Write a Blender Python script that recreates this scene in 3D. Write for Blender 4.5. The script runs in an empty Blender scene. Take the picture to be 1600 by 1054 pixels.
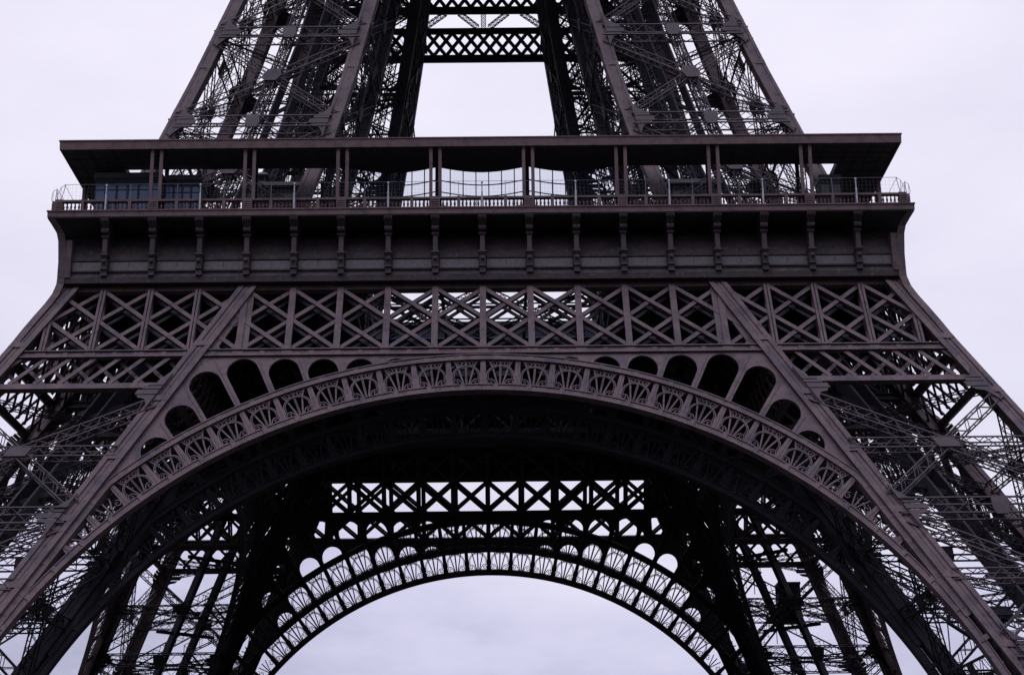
import bpy, math, random
from mathutils import Vector, Matrix
random.seed(7)
PI = math.pi
sc = bpy.context.scene
COL = sc.collection

# ------------------------------------------------------------------ camera
CX, CY, CZ, YAW, PIT, ROL, FPX = 0.8353, -169.52, 2.5707, 0.011357, 0.315439, -0.013451, 2691.07
cam = bpy.data.cameras.new('camera'); cam_o = bpy.data.objects.new('camera', cam); COL.objects.link(cam_o)
fw = Vector((math.sin(YAW)*math.cos(PIT), math.cos(YAW)*math.cos(PIT), math.sin(PIT)))
r0 = Vector((math.cos(YAW), -math.sin(YAW), 0)); u0 = r0.cross(fw)
rr = r0*math.cos(ROL)+u0*math.sin(ROL); uu = -r0*math.sin(ROL)+u0*math.cos(ROL)
M = Matrix(((rr.x, uu.x, -fw.x, CX), (rr.y, uu.y, -fw.y, CY), (rr.z, uu.z, -fw.z, CZ), (0, 0, 0, 1)))
cam_o.matrix_world = M
cam.sensor_fit = 'HORIZONTAL'; cam.sensor_width = 36; cam.lens = FPX/1600*36
cam.clip_start = 1; cam.clip_end = 6000
sc.camera = cam_o

# ------------------------------------------------------------------ light
SUN_EL, SUN_AZ = math.radians(62), math.radians(205)     # high, behind and left of the camera, veiled by cloud
w = bpy.data.worlds.new('World'); sc.world = w; w.use_nodes = True
nt = w.node_tree; nt.nodes.clear()
N = nt.nodes.new; L = nt.links.new
out = N('ShaderNodeOutputWorld'); mix = N('ShaderNodeMixShader')
sky = N('ShaderNodeTexSky'); sky.sky_type = 'NISHITA'; sky.sun_disc = False
sky.sun_elevation = SUN_EL; sky.sun_rotation = SUN_AZ
b1 = N('ShaderNodeBackground'); b1.inputs[1].default_value = 0.10; L(sky.outputs[0], b1.inputs[0])
b2 = N('ShaderNodeBackground'); b2.inputs[1].default_value = 1.0
tc = N('ShaderNodeTexCoord'); sep = N('ShaderNodeSeparateXYZ'); L(tc.outputs['Generated'], sep.inputs[0])
mp = N('ShaderNodeMapping'); mp.inputs['Scale'].default_value = (1, 1, 2.6); L(tc.outputs['Generated'], mp.inputs[0])
nz = N('ShaderNodeTexNoise'); nz.inputs['Scale'].default_value = 4.5; nz.inputs['Detail'].default_value = 7; nz.inputs['Roughness'].default_value = 0.58
L(mp.outputs[0], nz.inputs['Vector'])
grad = N('ShaderNodeValToRGB')                          # overcast cloud gets brighter with height
e = grad.color_ramp.elements
e[0].position = 0.02; e[0].color = (0.36, 0.36, 0.50, 1)
e[1].position = 0.55; e[1].color = (0.96, 0.92, 1.06, 1)
m_ = e.new(0.17); m_.color = (0.66, 0.64, 0.85, 1)
m_ = e.new(0.85); m_.color = (0.90, 0.93, 1.22, 1)
m_ = e.new(0.30); m_.color = (0.82, 0.79, 0.95, 1)
add = N('ShaderNodeMath'); add.operation = 'MULTIPLY_ADD'; L(nz.outputs[0], add.inputs[0]); add.inputs[1].default_value = 0.52
L(sep.outputs[2], add.inputs[2])
sub = N('ShaderNodeMath'); sub.operation = 'SUBTRACT'; L(add.outputs[0], sub.inputs[0]); sub.inputs[1].default_value = 0.245
L(sub.outputs[0], grad.inputs[0]); L(grad.outputs[0], b2.inputs[0])
zen = N('ShaderNodeMapRange'); zen.interpolation_type = 'SMOOTHSTEP'      # overcast zenith, out of view, boosted to light leaning faces over the interiors
zen.inputs['From Min'].default_value = 0.50; zen.inputs['From Max'].default_value = 0.92; zen.inputs['To Min'].default_value = 1.0; zen.inputs['To Max'].default_value = 4.4
L(sep.outputs[2], zen.inputs['Value'])
low = N('ShaderNodeMapRange'); low.interpolation_type = 'SMOOTHSTEP'      # unseen low sky on the camera's side, dimmed to keep the interiors dark
low.inputs['From Min'].default_value = 0.15; low.inputs['From Max'].default_value = 0.62; low.inputs['To Min'].default_value = 0.42; low.inputs['To Max'].default_value = 1.0
L(sep.outputs[2], low.inputs['Value'])
side = N('ShaderNodeMapRange'); side.interpolation_type = 'SMOOTHSTEP'
side.inputs['From Min'].default_value = -0.25; side.inputs['From Max'].default_value = 0.45; side.inputs['To Min'].default_value = 0.0; side.inputs['To Max'].default_value = 1.0
L(sep.outputs[1], side.inputs['Value'])
lm = N('ShaderNodeMath'); lm.operation = 'MAXIMUM'; L(low.outputs[0], lm.inputs[0]); L(side.outputs[0], lm.inputs[1])
lz = N('ShaderNodeMath'); lz.operation = 'MULTIPLY'; L(lm.outputs[0], lz.inputs[0]); L(zen.outputs[0], lz.inputs[1]); L(lz.outputs[0], b2.inputs[1])
mix.inputs[0].default_value = 0.93
L(b1.outputs[0], mix.inputs[1]); L(b2.outputs[0], mix.inputs[2]); L(mix.outputs[0], out.inputs[0])
sl = bpy.data.lights.new('sun', 'SUN'); sl.energy = 0.8; sl.angle = math.radians(20); sl.color = (1, 0.93, 0.86)
so = bpy.data.objects.new('sun', sl); COL.objects.link(so)
sd = Vector((math.sin(SUN_AZ)*math.cos(SUN_EL), math.cos(SUN_AZ)*math.cos(SUN_EL), math.sin(SUN_EL)))
so.rotation_euler = (-sd).to_track_quat('-Z', 'Y').to_euler(); so.location = (-60, -120, 160)
sc.view_settings.view_transform = 'Standard'; sc.view_settings.look = 'None'
sc.view_settings.exposure = 0.0; sc.view_settings.gamma = 1
sc.cycles.max_bounces = 4; sc.cycles.diffuse_bounces = 1; sc.cycles.transparent_max_bounces = 12

# ------------------------------------------------------------------ materials
def mat(name, base, dark, rust=None, rough=0.7, scale=0.5, spec=0.12, streak=False):
    m = bpy.data.materials.new(name); m.use_nodes = True
    t = m.node_tree; b = t.nodes['Principled BSDF']
    b.inputs['Roughness'].default_value = rough; b.inputs['Specular IOR Level'].default_value = spec
    c = t.nodes.new('ShaderNodeTexCoord')
    mpn = t.nodes.new('ShaderNodeMapping'); t.links.new(c.outputs['Object'], mpn.inputs[0])
    mpn.inputs['Scale'].default_value = (1, 1, 0.35) if streak else (1, 1, 1)
    n1 = t.nodes.new('ShaderNodeTexNoise'); n1.inputs['Scale'].default_value = scale; n1.inputs['Detail'].default_value = 9
    n1.inputs['Roughness'].default_value = 0.68
    t.links.new(mpn.outputs[0], n1.inputs['Vector'])
    r = t.nodes.new('ShaderNodeValToRGB'); t.links.new(n1.outputs[0], r.inputs[0])
    r.color_ramp.elements[0].position = 0.34; r.color_ramp.elements[0].color = (*dark, 1)
    r.color_ramp.elements[1].position = 0.56; r.color_ramp.elements[1].color = (*base, 1)
    last = r.outputs[0]
    if rust:
        n2 = t.nodes.new('ShaderNodeTexNoise'); n2.inputs['Scale'].default_value = scale*3.1; n2.inputs['Detail'].default_value = 10
        n2.inputs['Roughness'].default_value = 0.75
        t.links.new(c.outputs['Object'], n2.inputs['Vector'])
        r2 = t.nodes.new('ShaderNodeValToRGB'); t.links.new(n2.outputs[0], r2.inputs[0])
        r2.color_ramp.elements[0].position = 0.54; r2.color_ramp.elements[0].color = (0, 0, 0, 1)
        r2.color_ramp.elements[1].position = 0.64; r2.color_ramp.elements[1].color = (0.8, 0.8, 0.8, 1)
        mx = t.nodes.new('ShaderNodeMixRGB'); t.links.new(r2.outputs[0], mx.inputs[0]); t.links.new(last, mx.inputs[1])
        mx.inputs[2].default_value = (*rust, 1); last = mx.outputs[0]
    t.links.new(last, b.inputs['Base Color'])
    return m
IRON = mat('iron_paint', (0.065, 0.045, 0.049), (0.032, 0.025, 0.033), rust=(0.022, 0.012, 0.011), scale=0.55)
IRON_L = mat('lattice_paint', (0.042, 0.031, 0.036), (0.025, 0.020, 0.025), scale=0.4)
IRON_DARK_SHADE = mat('iron_dark_shade', (0.015, 0.013, 0.019), (0.010, 0.009, 0.013), scale=0.5, rough=0.75)  # dark iron tone, also carries the interior shade put into the colour
PANEL = mat('frieze_paint', (0.029, 0.021, 0.024), (0.017, 0.013, 0.016), rust=(0.055, 0.050, 0.065), scale=0.8, rough=0.7)
BAL = mat('balustrade_paint', (0.082, 0.054, 0.058), (0.048, 0.034, 0.038), scale=1.2)
WORN = mat('worn_frieze_paint', (0.038, 0.032, 0.041), (0.018, 0.014, 0.017), scale=3.4, rough=0.5, spec=0.3)
SOFF = mat('soffit_board_and_shade', (0.040, 0.037, 0.043), (0.030, 0.028, 0.034), scale=0.8, rough=0.8)
POLE = mat('pole_paint', (0.27, 0.27, 0.31), (0.18, 0.18, 0.21), scale=3)
WIRE = mat('galvanised_wire', (0.09, 0.095, 0.11), (0.06, 0.06, 0.07), scale=3)
GROUND = mat('park_gravel', (0.045, 0.042, 0.036), (0.025, 0.028, 0.018), scale=0.05, rough=0.9)
ROOFM = mat('zinc_roof', (0.10, 0.10, 0.12), (0.07, 0.07, 0.085), scale=1.0)
WALLB = mat('pavilion_paint', (0.055, 0.060, 0.085), (0.04, 0.042, 0.06), scale=1.5)
def glass(name, tint, alpha, body=(0.10, 0.19, 0.38)):
    m = bpy.data.materials.new(name); m.use_nodes = True; t = m.node_tree; t.nodes.clear()
    o = t.nodes.new('ShaderNodeOutputMaterial'); mx = t.nodes.new('ShaderNodeMixShader')
    tr = t.nodes.new('ShaderNodeBsdfTransparent'); tr.inputs[0].default_value = (*tint, 1)
    p = t.nodes.new('ShaderNodeBsdfPrincipled'); p.inputs['Base Color'].default_value = (*body, 1); p.inputs['Roughness'].default_value = 0.12
    mx.inputs[0].default_value = alpha
    t.links.new(tr.outputs[0], mx.inputs[1]); t.links.new(p.outputs[0], mx.inputs[2]); t.links.new(mx.outputs[0], o.inputs[0])
    return m
GLASS_C = glass('clear_screen_glass', (0.93, 0.95, 0.97), 0.06)
GLASS_D = glass('dark_cabin_glass', (0.2, 0.25, 0.3), 0.8, (0.012, 0.016, 0.024))
GLASS_B = glass('blue_window_glass', (0.3, 0.4, 0.6), 0.85)

# ------------------------------------------------------------------ mesh builder
class MB:
    def __init__(s): s.v = []; s.f = []
    def hexa(s, p):                       # 8 points: bottom 0-3, top 4-7
        n = len(s.v); s.v.extend(p)
        for q in ((3, 2, 1, 0), (4, 5, 6, 7), (0, 1, 5, 4), (1, 2, 6, 5), (2, 3, 7, 6), (3, 0, 4, 7)):
            s.f.append(tuple(n+i for i in q))
    def box(s, x0, x1, y0, y1, z0, z1):
        s.hexa([(x0, y0, z0), (x1, y0, z0), (x1, y1, z0), (x0, y1, z0), (x0, y0, z1), (x1, y0, z1), (x1, y1, z1), (x0, y1, z1)])
    def bar(s, a, b, w, h=None, n=(0, -1, 0)):   # w across in the plane, h along n
        h = w if h is None else h
        a = Vector(a); b = Vector(b); d = b-a
        if d.length < 1e-6: return
        d.normalize(); nn = Vector(n); sd = d.cross(nn)
        if sd.length < 1e-4: sd = d.cross(Vector((1, 0, 0.01)))
        sd.normalize(); nn = sd.cross(d)
        u = sd*(w/2); t = nn*(h/2); P = []
        for c in (a, b): P += [tuple(c-u-t), tuple(c+u-t), tuple(c+u+t), tuple(c-u+t)]
        s.hexa(P)
    def poly(s, pts, w, h=None, n=(0, -1, 0)):
        for i in range(len(pts)-1): s.bar(pts[i], pts[i+1], w, h, n)
    def loft(s, rings, cap=True, closed=True):
        n = len(s.v); m = len(rings[0])
        for r in rings: s.v.extend([tuple(p) for p in r])
        for i in range(len(rings)-1):
            for j in range(m if closed else m-1):
                k = (j+1) % m
                s.f.append((n+i*m+j, n+i*m+k, n+(i+1)*m+k, n+(i+1)*m+j))
        if cap and closed:
            s.f.append(tuple(n+j for j in range(m))[::-1]); s.f.append(tuple(n+(len(rings)-1)*m+j for j in range(m)))
    def lathe(s, x, y, prof, seg=8):
        s.loft([[(x+r*math.cos(2*PI*k/seg), y+r*math.sin(2*PI*k/seg), z) for k in range(seg)] for r, z in prof])
    def mesh(s, name):
        me = bpy.data.meshes.new(name); me.from_pydata(s.v, [], s.f); me.update(); return me
def obj(name, mb, m, parent=None, smooth=False):
    me = mb.mesh(name) if isinstance(mb, MB) else mb
    if not me.materials: me.materials.append(m)
    o = bpy.data.objects.new(name, me); COL.objects.link(o); o.parent = parent
    return o
def thing(name, label, cat, group=None, loc=(0, 0, 0), rz=0):
    o = bpy.data.objects.new(name, None); COL.objects.link(o); o.location = loc; o.rotation_euler.z = rz
    o['label'] = label; o['category'] = cat
    if group: o['group'] = group
    return o
def copy_tree(o, parent=None):
    kids = [c for c in COL.objects if c.parent == o]
    c = o.copy(); COL.objects.link(c); c.parent = parent
    for k in kids: copy_tree(k, c)
    return c
def spin(part, parent, ks=(1, 2, 3), shift=None):
    res = []
    for k in ks:
        c = copy_tree(part, parent); c.rotation_euler.z = k*PI/2
        if shift: c.location = Matrix.Rotation(k*PI/2, 3, 'Z') @ Vector(shift)
        res.append(c)
    return res

# ------------------------------------------------------------------ tower geometry
S = 3.927                                    # spacing of brackets and truss posts
SEP = 14.7
UP = [(51.2, 34.2, 19.5), (57.6, 31.35, 16.6), (67.4, 28.2, 13.85), (74.9, 25.85, 12.2), (83.87, 23.25, 10.55), (91, 21.4, 9.35), (99.8, 19.3, 7.95), (110, 17.3, 6.7), (117, 16.2, 6.0)]
def prof(z, j):
    if z <= 51.2: return (34.2 if j else 19.5)+0.505*(51.2-z)
    for i in range(len(UP)-1):
        a, b = UP[i], UP[i+1]
        if z <= b[0] or i == len(UP)-2:
            t = (z-a[0])/(b[0]-a[0]); k = 1 if j else 2
            return a[k]+(b[k]-a[k])*t
def HO(z): return prof(z, 1)
def HI(z): return prof(z, 0)
NF = Vector((0, -1, 0.505)).normalized()
def FP(x, z, o=0.0):                          # point on the leaning outer face plane, o metres proud of it
    return Vector((x, -(34.50+0.505*(51.2-z)), z))+NF*o
SHIFT = (0, SEP, 0)

tower = thing('iron_tower', 'huge brown riveted iron lattice tower rising from its great decorated arches', 'tower')

# ---- piers: four corner rafters each, lattice braces between them
def sq(cx, cy, z, h): return [(cx-h, cy-h, z), (cx+h, cy-h, z), (cx+h, cy+h, z), (cx-h, cy+h, z)]
def rafter_mb(jx, jy):
    mb = MB()
    zs_lo = [-0.5, 6, 12, 18, 24, 29.5, 35, 40.5, 46, 51.2]
    zs_up = [51.3, 57.6, 67.4, 74.9, 83.87, 91, 99.8, 110, 117]
    for zs, h in ((zs_lo, 0.62), (zs_up, 0.58)):
        mb.loft([sq(-prof(z, jx), -prof(z, jy), z, h) for z in zs])
        for ax in (-1, 1):                    # raised angle flanges along the four edges
            for ay in (-1, 1):
                mb.loft([sq(-prof(z, jx)+ax*(h-0.10), -prof(z, jy)+ay*(h-0.10), z, 0.22 if h > 0.6 else 0.15) for z in zs])
        for ax, ay in ((-1, 0), (1, 0), (0, -1), (0, 1)) if h > 0.6 else ():     # ridge of the doubled web plates
            mb.loft([sq(-prof(z, jx)+ax*(h-0.06), -prof(z, jy)+ay*(h-0.06), z, 0.10) for z in zs])
        z = zs[0]+3.2                         # splice plates
        while z < zs[-1]-1:
            mb.loft([sq(-prof(q, jx), -prof(q, jy), q, h+(0.135 if h > 0.6 else 0.06)) for q in (z, z+0.5)])
            z += 5.3
    return mb
def girder(mb, a, b, w, d, nrm, pitch=None, ch=0.13, lac=0.065, sides=(1, 1, 1, 1), xlace=True):
    """box lattice girder: w across in the plane of the face, d deep along its normal"""
    a = Vector(a); b = Vector(b); L_ = (b-a).length; D = (b-a)/L_
    nn = Vector(nrm); s_ = D.cross(nn).normalized(); nn = s_.cross(D).normalized()
    n = max(2, int(round(L_/(pitch or w)))); c = []
    for su, sv in ((-1, 1), (1, 1), (1, -1), (-1, -1)):
        off = s_*(su*w/2)+nn*(sv*d/2); c.append(off); mb.bar(a+off, b+off, ch, ch, nn)
    for k in range(4):
        if not sides[k]: continue
        o1, o2 = c[k], c[(k+1) % 4]; fn = (o1+o2)
        for i in range(n):
            p, q = a+D*(L_*i/n), a+D*(L_*(i+1)/n)
            if i % 2 == 0: mb.bar(p+o1, q+o2, lac, 0.04, fn)
            else: mb.bar(p+o2, q+o1, lac, 0.04, fn)
            if xlace:
                if i % 2 == 0: mb.bar(p+o2, q+o1, lac, 0.03, fn)
                else: mb.bar(p+o1, q+o2, lac, 0.03, fn)
LOWN = [40.3, 29.4, 18.2, 7.0]
UPN = [58.4, 69.0, 79.6, 90.3, 100.2]
def corner(face, end, z):
    """centre line of the rafter at one end of one face of the front-left pier"""
    o, i = HO(z), HI(z)
    return {'front': ((-o, -o), (-i, -o)), 'back': ((-o, -i), (-i, -i)),
            'left': ((-o, -o), (-o, -i)), 'right': ((-i, -o), (-i, -i))}[face][end]
def cpt(face, end, z, off=0.30):
    x, y = corner(face, end, z); n = FN[face]
    return Vector((x, y, z))+Vector(n)*off
FN = {'front': (0, -1, 0.35), 'back': (0, 1, -0.35), 'left': (-1, 0, 0.35), 'right': (1, 0, -0.35)}
FM = {'front': IRON_L, 'left': IRON_L, 'back': IRON_DARK_SHADE, 'right': IRON_DARK_SHADE}   # outward faces keep the lattice paint, inner ones have shade put into their colour
def plate(mb, c, u, v, n, pts, th=0.08):
    c = Vector(c); n = Vector(n).normalized(); u = Vector(u).normalized(); v = Vector(v).normalized()
    lo = [c+u*p[0]+v*p[1]-n*th for p in pts]; hi = [c+u*p[0]+v*p[1]+n*th for p in pts]
    mb.loft([lo, hi])
def cross_brace(face, zt, zb, upper):
    mb = MB(); n = Vector(FN[face]).normalized()
    A, B = cpt(face, 0, zt-0.9), cpt(face, 1, zb+0.9)
    C, D = cpt(face, 1, zt-0.9), cpt(face, 0, zb+0.9)
    w_, d_ = (0.72, 0.62) if upper else (0.85, 0.8)
    cw, lw = (0.085, 0.045) if upper else (0.10, 0.06)
    girder(mb, A, B, w_, d_, n, ch=cw, lac=lw, xlace=False)
    girder(mb, C, D, w_, d_, n, ch=cw, lac=lw, xlace=False)
    # where the two cross
    zm = (zt+zb)/2; ml, mr = cpt(face, 0, zm), cpt(face, 1, zm)
    la, lb = (A-C), (B-D)
    wt = (C-A).length; wb = (B-D).length; t = wt/(wt+wb); X = A+(B-A)*t
    u = (mr-ml).normalized(); v = (((C+A)-(B+D))/2).normalized()
    if upper:
        plate(mb, X+n*0.42, u, v, n, [(-0.55, -0.72), (0.55, -0.72), (0.86, 0.0), (0.55, 0.72), (-0.55, 0.72), (-0.86, 0.0)])
        plate(mb, X-n*0.36, u, v, n, [(-0.55, -0.72), (0.55, -0.72), (0.86, 0.0), (0.55, 0.72), (-0.55, 0.72), (-0.86, 0.0)])
        tm, bm = (cpt(face, 0, zt)+cpt(face, 1, zt))/2, (cpt(face, 0, zb)+cpt(face, 1, zb))/2
        girder(mb, bm, X, 0.75, 0.6, n, ch=0.08, lac=0.045); girder(mb, X, tm, 0.75, 0.6, n, ch=0.08, lac=0.045)
    else:
        zx = X.z
        girder(mb, cpt(face, 0, zx), cpt(face, 1, zx), 0.85, 0.8, n, ch=0.10, lac=0.06, xlace=False)
        plate(mb, X+n*0.46, u, v, n, [(-0.85, -0.48), (0.85, -0.48), (0.85, 0.48), (-0.85, 0.48)])
        plate(mb, X-n*0.4, u, v, n, [(-0.85, -0.48), (0.85, -0.48), (0.85, 0.48), (-0.85, 0.48)])
    return mb
def strut(face, z, upper):
    mb = MB(); n = Vector(FN[face]).normalized()
    a, b = cpt(face, 0, z), cpt(face, 1, z)
    girder(mb, a, b, 1.3, 1.0, n, ch=0.12, lac=0.055, xlace=False)
    c = (a+b)/2; u = (b-a).normalized(); v = Vector((0, 0, 1)) if upper else Vector((0, 0, 1))
    v = n.cross(u).normalized()
    if v.z < 0: v = -v
    plate(mb, c+n*0.56, u, v, n, [(-0.62, -0.35), (-0.40, -0.85), (0.40, -0.85), (0.62, -0.35), (0.62, 0.68), (-0.62, 0.68)])
    return mb
def gusset(face, z, low):
    """pair of plates tying a node's braces to the rafters, with the slots between their fingers"""
    mb = MB(); n = Vector(FN[face]).normalized()
    for end in (0, 1):
        p = cpt(face, end, z, 0.74 if face in ('front', 'left') else 0.66)
        u = (cpt(face, 1-end, z)-cpt(face, end, z)).normalized()
        v = (cpt(face, end, z+1)-cpt(face, end, z-1)).normalized()
        plate(mb, p, u, v, n, [(0.3, 0.62), (1.7, 0.62), (1.7, 0.30), (0.3, 0.30)], 0.06)
        plate(mb, p, u, v, n, [(0.3, 0.20), (2.0, 0.20), (2.0, -0.32), (0.3, -0.32)], 0.06)
        plate(mb, p, u, v, n, [(0.3, -0.42), (1.75, -0.42), (1.55, -0.72), (0.95, -0.85), (0.62, -1.3), (0.3, -2.0)], 0.06)
        plate(mb, p, u, v, n, [(0.3, 0.72), (1.5, 0.72), (0.95, 1.0), (0.68, 1.4), (0.3, 2.2)], 0.06)
    return mb
pier = bpy.data.objects.new('pier', None); COL.objects.link(pier); pier.parent = tower
def join(a, *bs):
    for b in bs:
        n0 = len(a.v); a.v += b.v; a.f += [tuple(i+n0 for i in f) for f in b.f]
    return a
for jx in (0, 1):
    for jy in (0, 1):
        base = MB(); base.box(-prof(0, jx)-1.6, -prof(0, jx)+1.6, -prof(0, jy)-1.6, -prof(0, jy)+1.6, -0.4, 1.2); obj('base_shoe', base, IRON_DARK_SHADE, pier)
for jx in (0, 1):
    for jy in (0, 1): obj('rafter', rafter_mb(jx, jy), IRON if (jx or jy) else IRON_DARK_SHADE, pier)  # innermost rafter takes the iron tone darkened for interior shade
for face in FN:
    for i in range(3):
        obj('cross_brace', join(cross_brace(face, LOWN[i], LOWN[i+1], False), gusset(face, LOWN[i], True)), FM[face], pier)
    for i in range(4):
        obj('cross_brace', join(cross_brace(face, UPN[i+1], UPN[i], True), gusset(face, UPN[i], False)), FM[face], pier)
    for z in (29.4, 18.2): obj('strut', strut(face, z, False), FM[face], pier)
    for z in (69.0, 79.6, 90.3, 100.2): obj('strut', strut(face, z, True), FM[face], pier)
# horizontal diaphragms inside the pier, at every node
mb = MB()
for z in LOWN[:3]+[35.0, 24.0, 13.0]+UPN:
    o, i = HO(z), HI(z)
    girder(mb, (-o, -o, z), (-i, -i, z), 0.6, 0.5, (0, 0, 1), ch=0.08, lac=0.045, xlace=False)
    girder(mb, (-i, -o, z), (-o, -i, z), 0.6, 0.5, (0, 0, 1), ch=0.08, lac=0.045, xlace=False)
obj('diaphragm', mb, IRON_DARK_SHADE, pier)
# inclined lift track: two plate girders, ties, and the stair beside it
mb = MB()
def cc(z, dx=0, dy=0):
    c = (HO(z)+HI(z))/2; return Vector((-c+dx, -c+dy, z))
for dx, dy in ((-1.1, 1.1), (1.1, -1.1)):
    for za, zb in ((0, 51.2), (51.2, 57.6), (57.6, 67.4), (67.4, 83.87), (83.87, 99.8), (99.8, 115)):
        mb.bar(cc(za, dx, dy), cc(zb, dx, dy), 0.5 if za < 51 else 0.32, 1.0 if za < 57 else 0.7, (-1, -1, 1))
for dx, dy in ((-2.9, 2.9), (2.9, -2.9)):
    for za, zb in ((57.6, 67.4), (67.4, 83.87), (83.87, 99.8)):
        girder(mb, cc(za, dx, dy), cc(zb, dx, dy), 0.9, 0.8, (-1, -1, 1), ch=0.11, lac=0.07)
z = 1.0
while z < 112:
    mb.bar(cc(z, -2.9, 2.9), cc(z, 2.9, -2.9), 0.22 if z < 57 else 0.15, 0.4, (0, 0, 1)); z += 8.0 if z < 57 else 9.0
obj('lift_track', mb, IRON_DARK_SHADE, pier)
mb = MB(); z = 1.0; k = 0
while z < 112:
    dz = 2.65; s_ = 1 if k % 2 == 0 else -1
    off = 4.2 if z < 57 else 3.3
    a = cc(z, off-1.7*s_, off+1.7*s_); b = cc(z+dz, off+1.7*s_, off-1.7*s_)
    for q in (-0.45, 0.45):
        mb.bar(a+Vector((q, q, 0)), b+Vector((q, q, 0)), 0.09, 0.28, (1, 1, 0))
        mb.bar(a+Vector((q, q, 1.05)), b+Vector((q, q, 1.05)), 0.05, 0.05, (1, 1, 0))
        for i in range(1, 5):
            p = a.lerp(b, i/5)+Vector((q, q, 0)); mb.bar(p, p+Vector((0, 0, 1.05)), 0.04)
    for i in range(5):
        p = a.lerp(b, (i+0.5)/5); mb.bar(p-Vector((0.45, 0.45, 0)), p+Vector((0.45, 0.45, 0)), 0.10, 0.03, (0, 0, 1))
    mb.box(b.x-0.5, b.x+0.5, b.y-0.5, b.y+0.5, b.z-0.07, b.z)
    for sx, sy in ((-0.45, -0.45), (0.45, 0.45)):
        mb.bar((b.x+sx, b.y+sy, b.z-2.6), (b.x+sx, b.y+sy, b.z+1.05), 0.08)
    z += dz; k += 1
obj('staircase', mb, IRON_DARK_SHADE, pier)

# ---- belt truss on each outer and inner face, below the gallery
ZT, ZB = 51.0, 44.62
def edge(z): return HO(z)
truss = MB(); back = MB()
def fbar(mb, x0, z0, x1, z1, w_, th=0.12, o=0.0): mb.bar(FP(x0, z0, o), FP(x1, z1, o), w_, th, NF)
truss_x = 9
def clipx(z): return HO(z)-0.5
fbar(truss, -HO(51.0), 51.15, HO(51.0), 51.15, 0.55, 0.5, -0.2)
fbar(truss, -HO(44.3), 44.33, HO(44.3), 44.33, 0.66, 0.16, 0.03)
fbar(truss, -HO(44.3), 44.62, HO(44.3), 44.62, 0.10, 0.42, 0.06)
fbar(truss, -HO(44.3), 44.03, HO(44.3), 44.03, 0.10, 0.42, 0.06)
for lay, wd in ((0.0, 0.36), (-0.9, 0.30)):
    zt, zb = 50.95, 44.7; zm = (zt+zb)/2
    for k in range(-9, 9):
        x0, x1 = k*S, (k+1)*S
        for (za, zc) in ((zt, zm), (zm, zb), (zm, zt), (zb, zm)):
            a, b = Vector((x0, za)), Vector((x1, zc))
            # clip to the leaning outer edge
            pts = []
            for i in range(21):
                p = a.lerp(b, i/20)
                if abs(p.x) < clipx(p.y): pts.append(p)
            if len(pts) < 2: continue
            a, b = pts[0], pts[-1]
            fbar(truss if lay == 0.0 else back, a.x, a.y, b.x, b.y, wd, 0.10, lay+(0.06 if zc < za else -0.06))
            if lay == 0.0:                    # stiffening web behind each flat
                dd = (b-a).normalized(); pn = Vector((-dd.y, dd.x))
                truss.bar(FP(a.x, a.y, -0.25), FP(b.x, b.y, -0.25), 0.05, 0.40, NF)
for k in range(-9, 9):
    fbar(truss, (k+0.5)*S-0.2, 44.33, (k+0.5)*S+0.2, 44.33, 0.46, 0.05, 0.14); fbar(truss, k*S-0.42, 44.33, k*S+0.42, 44.33, 0.52, 0.05, 0.13)
belt = obj('belt_truss', truss, IRON, tower); obj('rear_lattice', back, IRON_DARK_SHADE, belt)  # rear layer is darkened, its shade put into the colour
def post_mb(ks):
    mb = MB()
    for k in ks:
        x = k*S
        zt = 51.0 if abs(k) < 9 else 51.2-(abs(x)-34.2)/0.505-0.7
        if abs(k) >= 6:
            fbar(mb, x-0.14, 44.6, x-0.14, zt, 0.20, 0.30, 0.06)
            fbar(mb, x+0.14, 44.6, x+0.14, zt, 0.20, 0.30, 0.06)
        else: fbar(mb, x, 44.6, x, zt, 0.52, 0.22, 0.10)
        fbar(mb, x, 44.6, x, zt, 0.3, 0.12, -0.9)
        for i in range(9):
            z = 44.9+i*(zt-45.2)/8; mb.bar(FP(x, z, 0), FP(x, z-0.3, -0.95), 0.06, 0.05)
    return mb

# ---- small lattice band across the legs under the belt truss
def band_mb(side):
    mb = MB()
    zt, zb = 44.0, 41.55
    fx = lambda z: HI(z)+0.3; gx = lambda z: HO(z)-0.4
    fbar(mb, side*HI(41.25), 41.25, side*(HO(41.25)), 41.25, 0.62, 0.14, 0.04)
    fbar(mb, side*HI(41.25), 40.97, side*(HO(41.25)), 40.97, 0.09, 0.5, 0.0)
    n = 12; st = S/2
    for lay, dirs, wd in ((0.05, 1, 0.34), (-0.55, -1, 0.32)):
        x = HI(zt)-4
        while x < HO(zb)+3:
            x0, x1 = x, x+st*dirs*1.25
            z0, z1 = zt, zb
            a, b = Vector((x0, z0)), Vector((x1, z1)); pts = []
            for i in range(25):
                p = a.lerp(b, i/24)
                if fx(p.y) < p.x < gx(p.y): pts.append(p)
            if len(pts) > 1: fbar(mb, side*pts[0].x, pts[0].y, side*pts[-1].x, pts[-1].y, wd, 0.08, lay)
            x += st*1.0
    return mb
bands = [obj('lattice_band', band_mb(s_), IRON, tower) for s_ in (-1, 1)]

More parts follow.
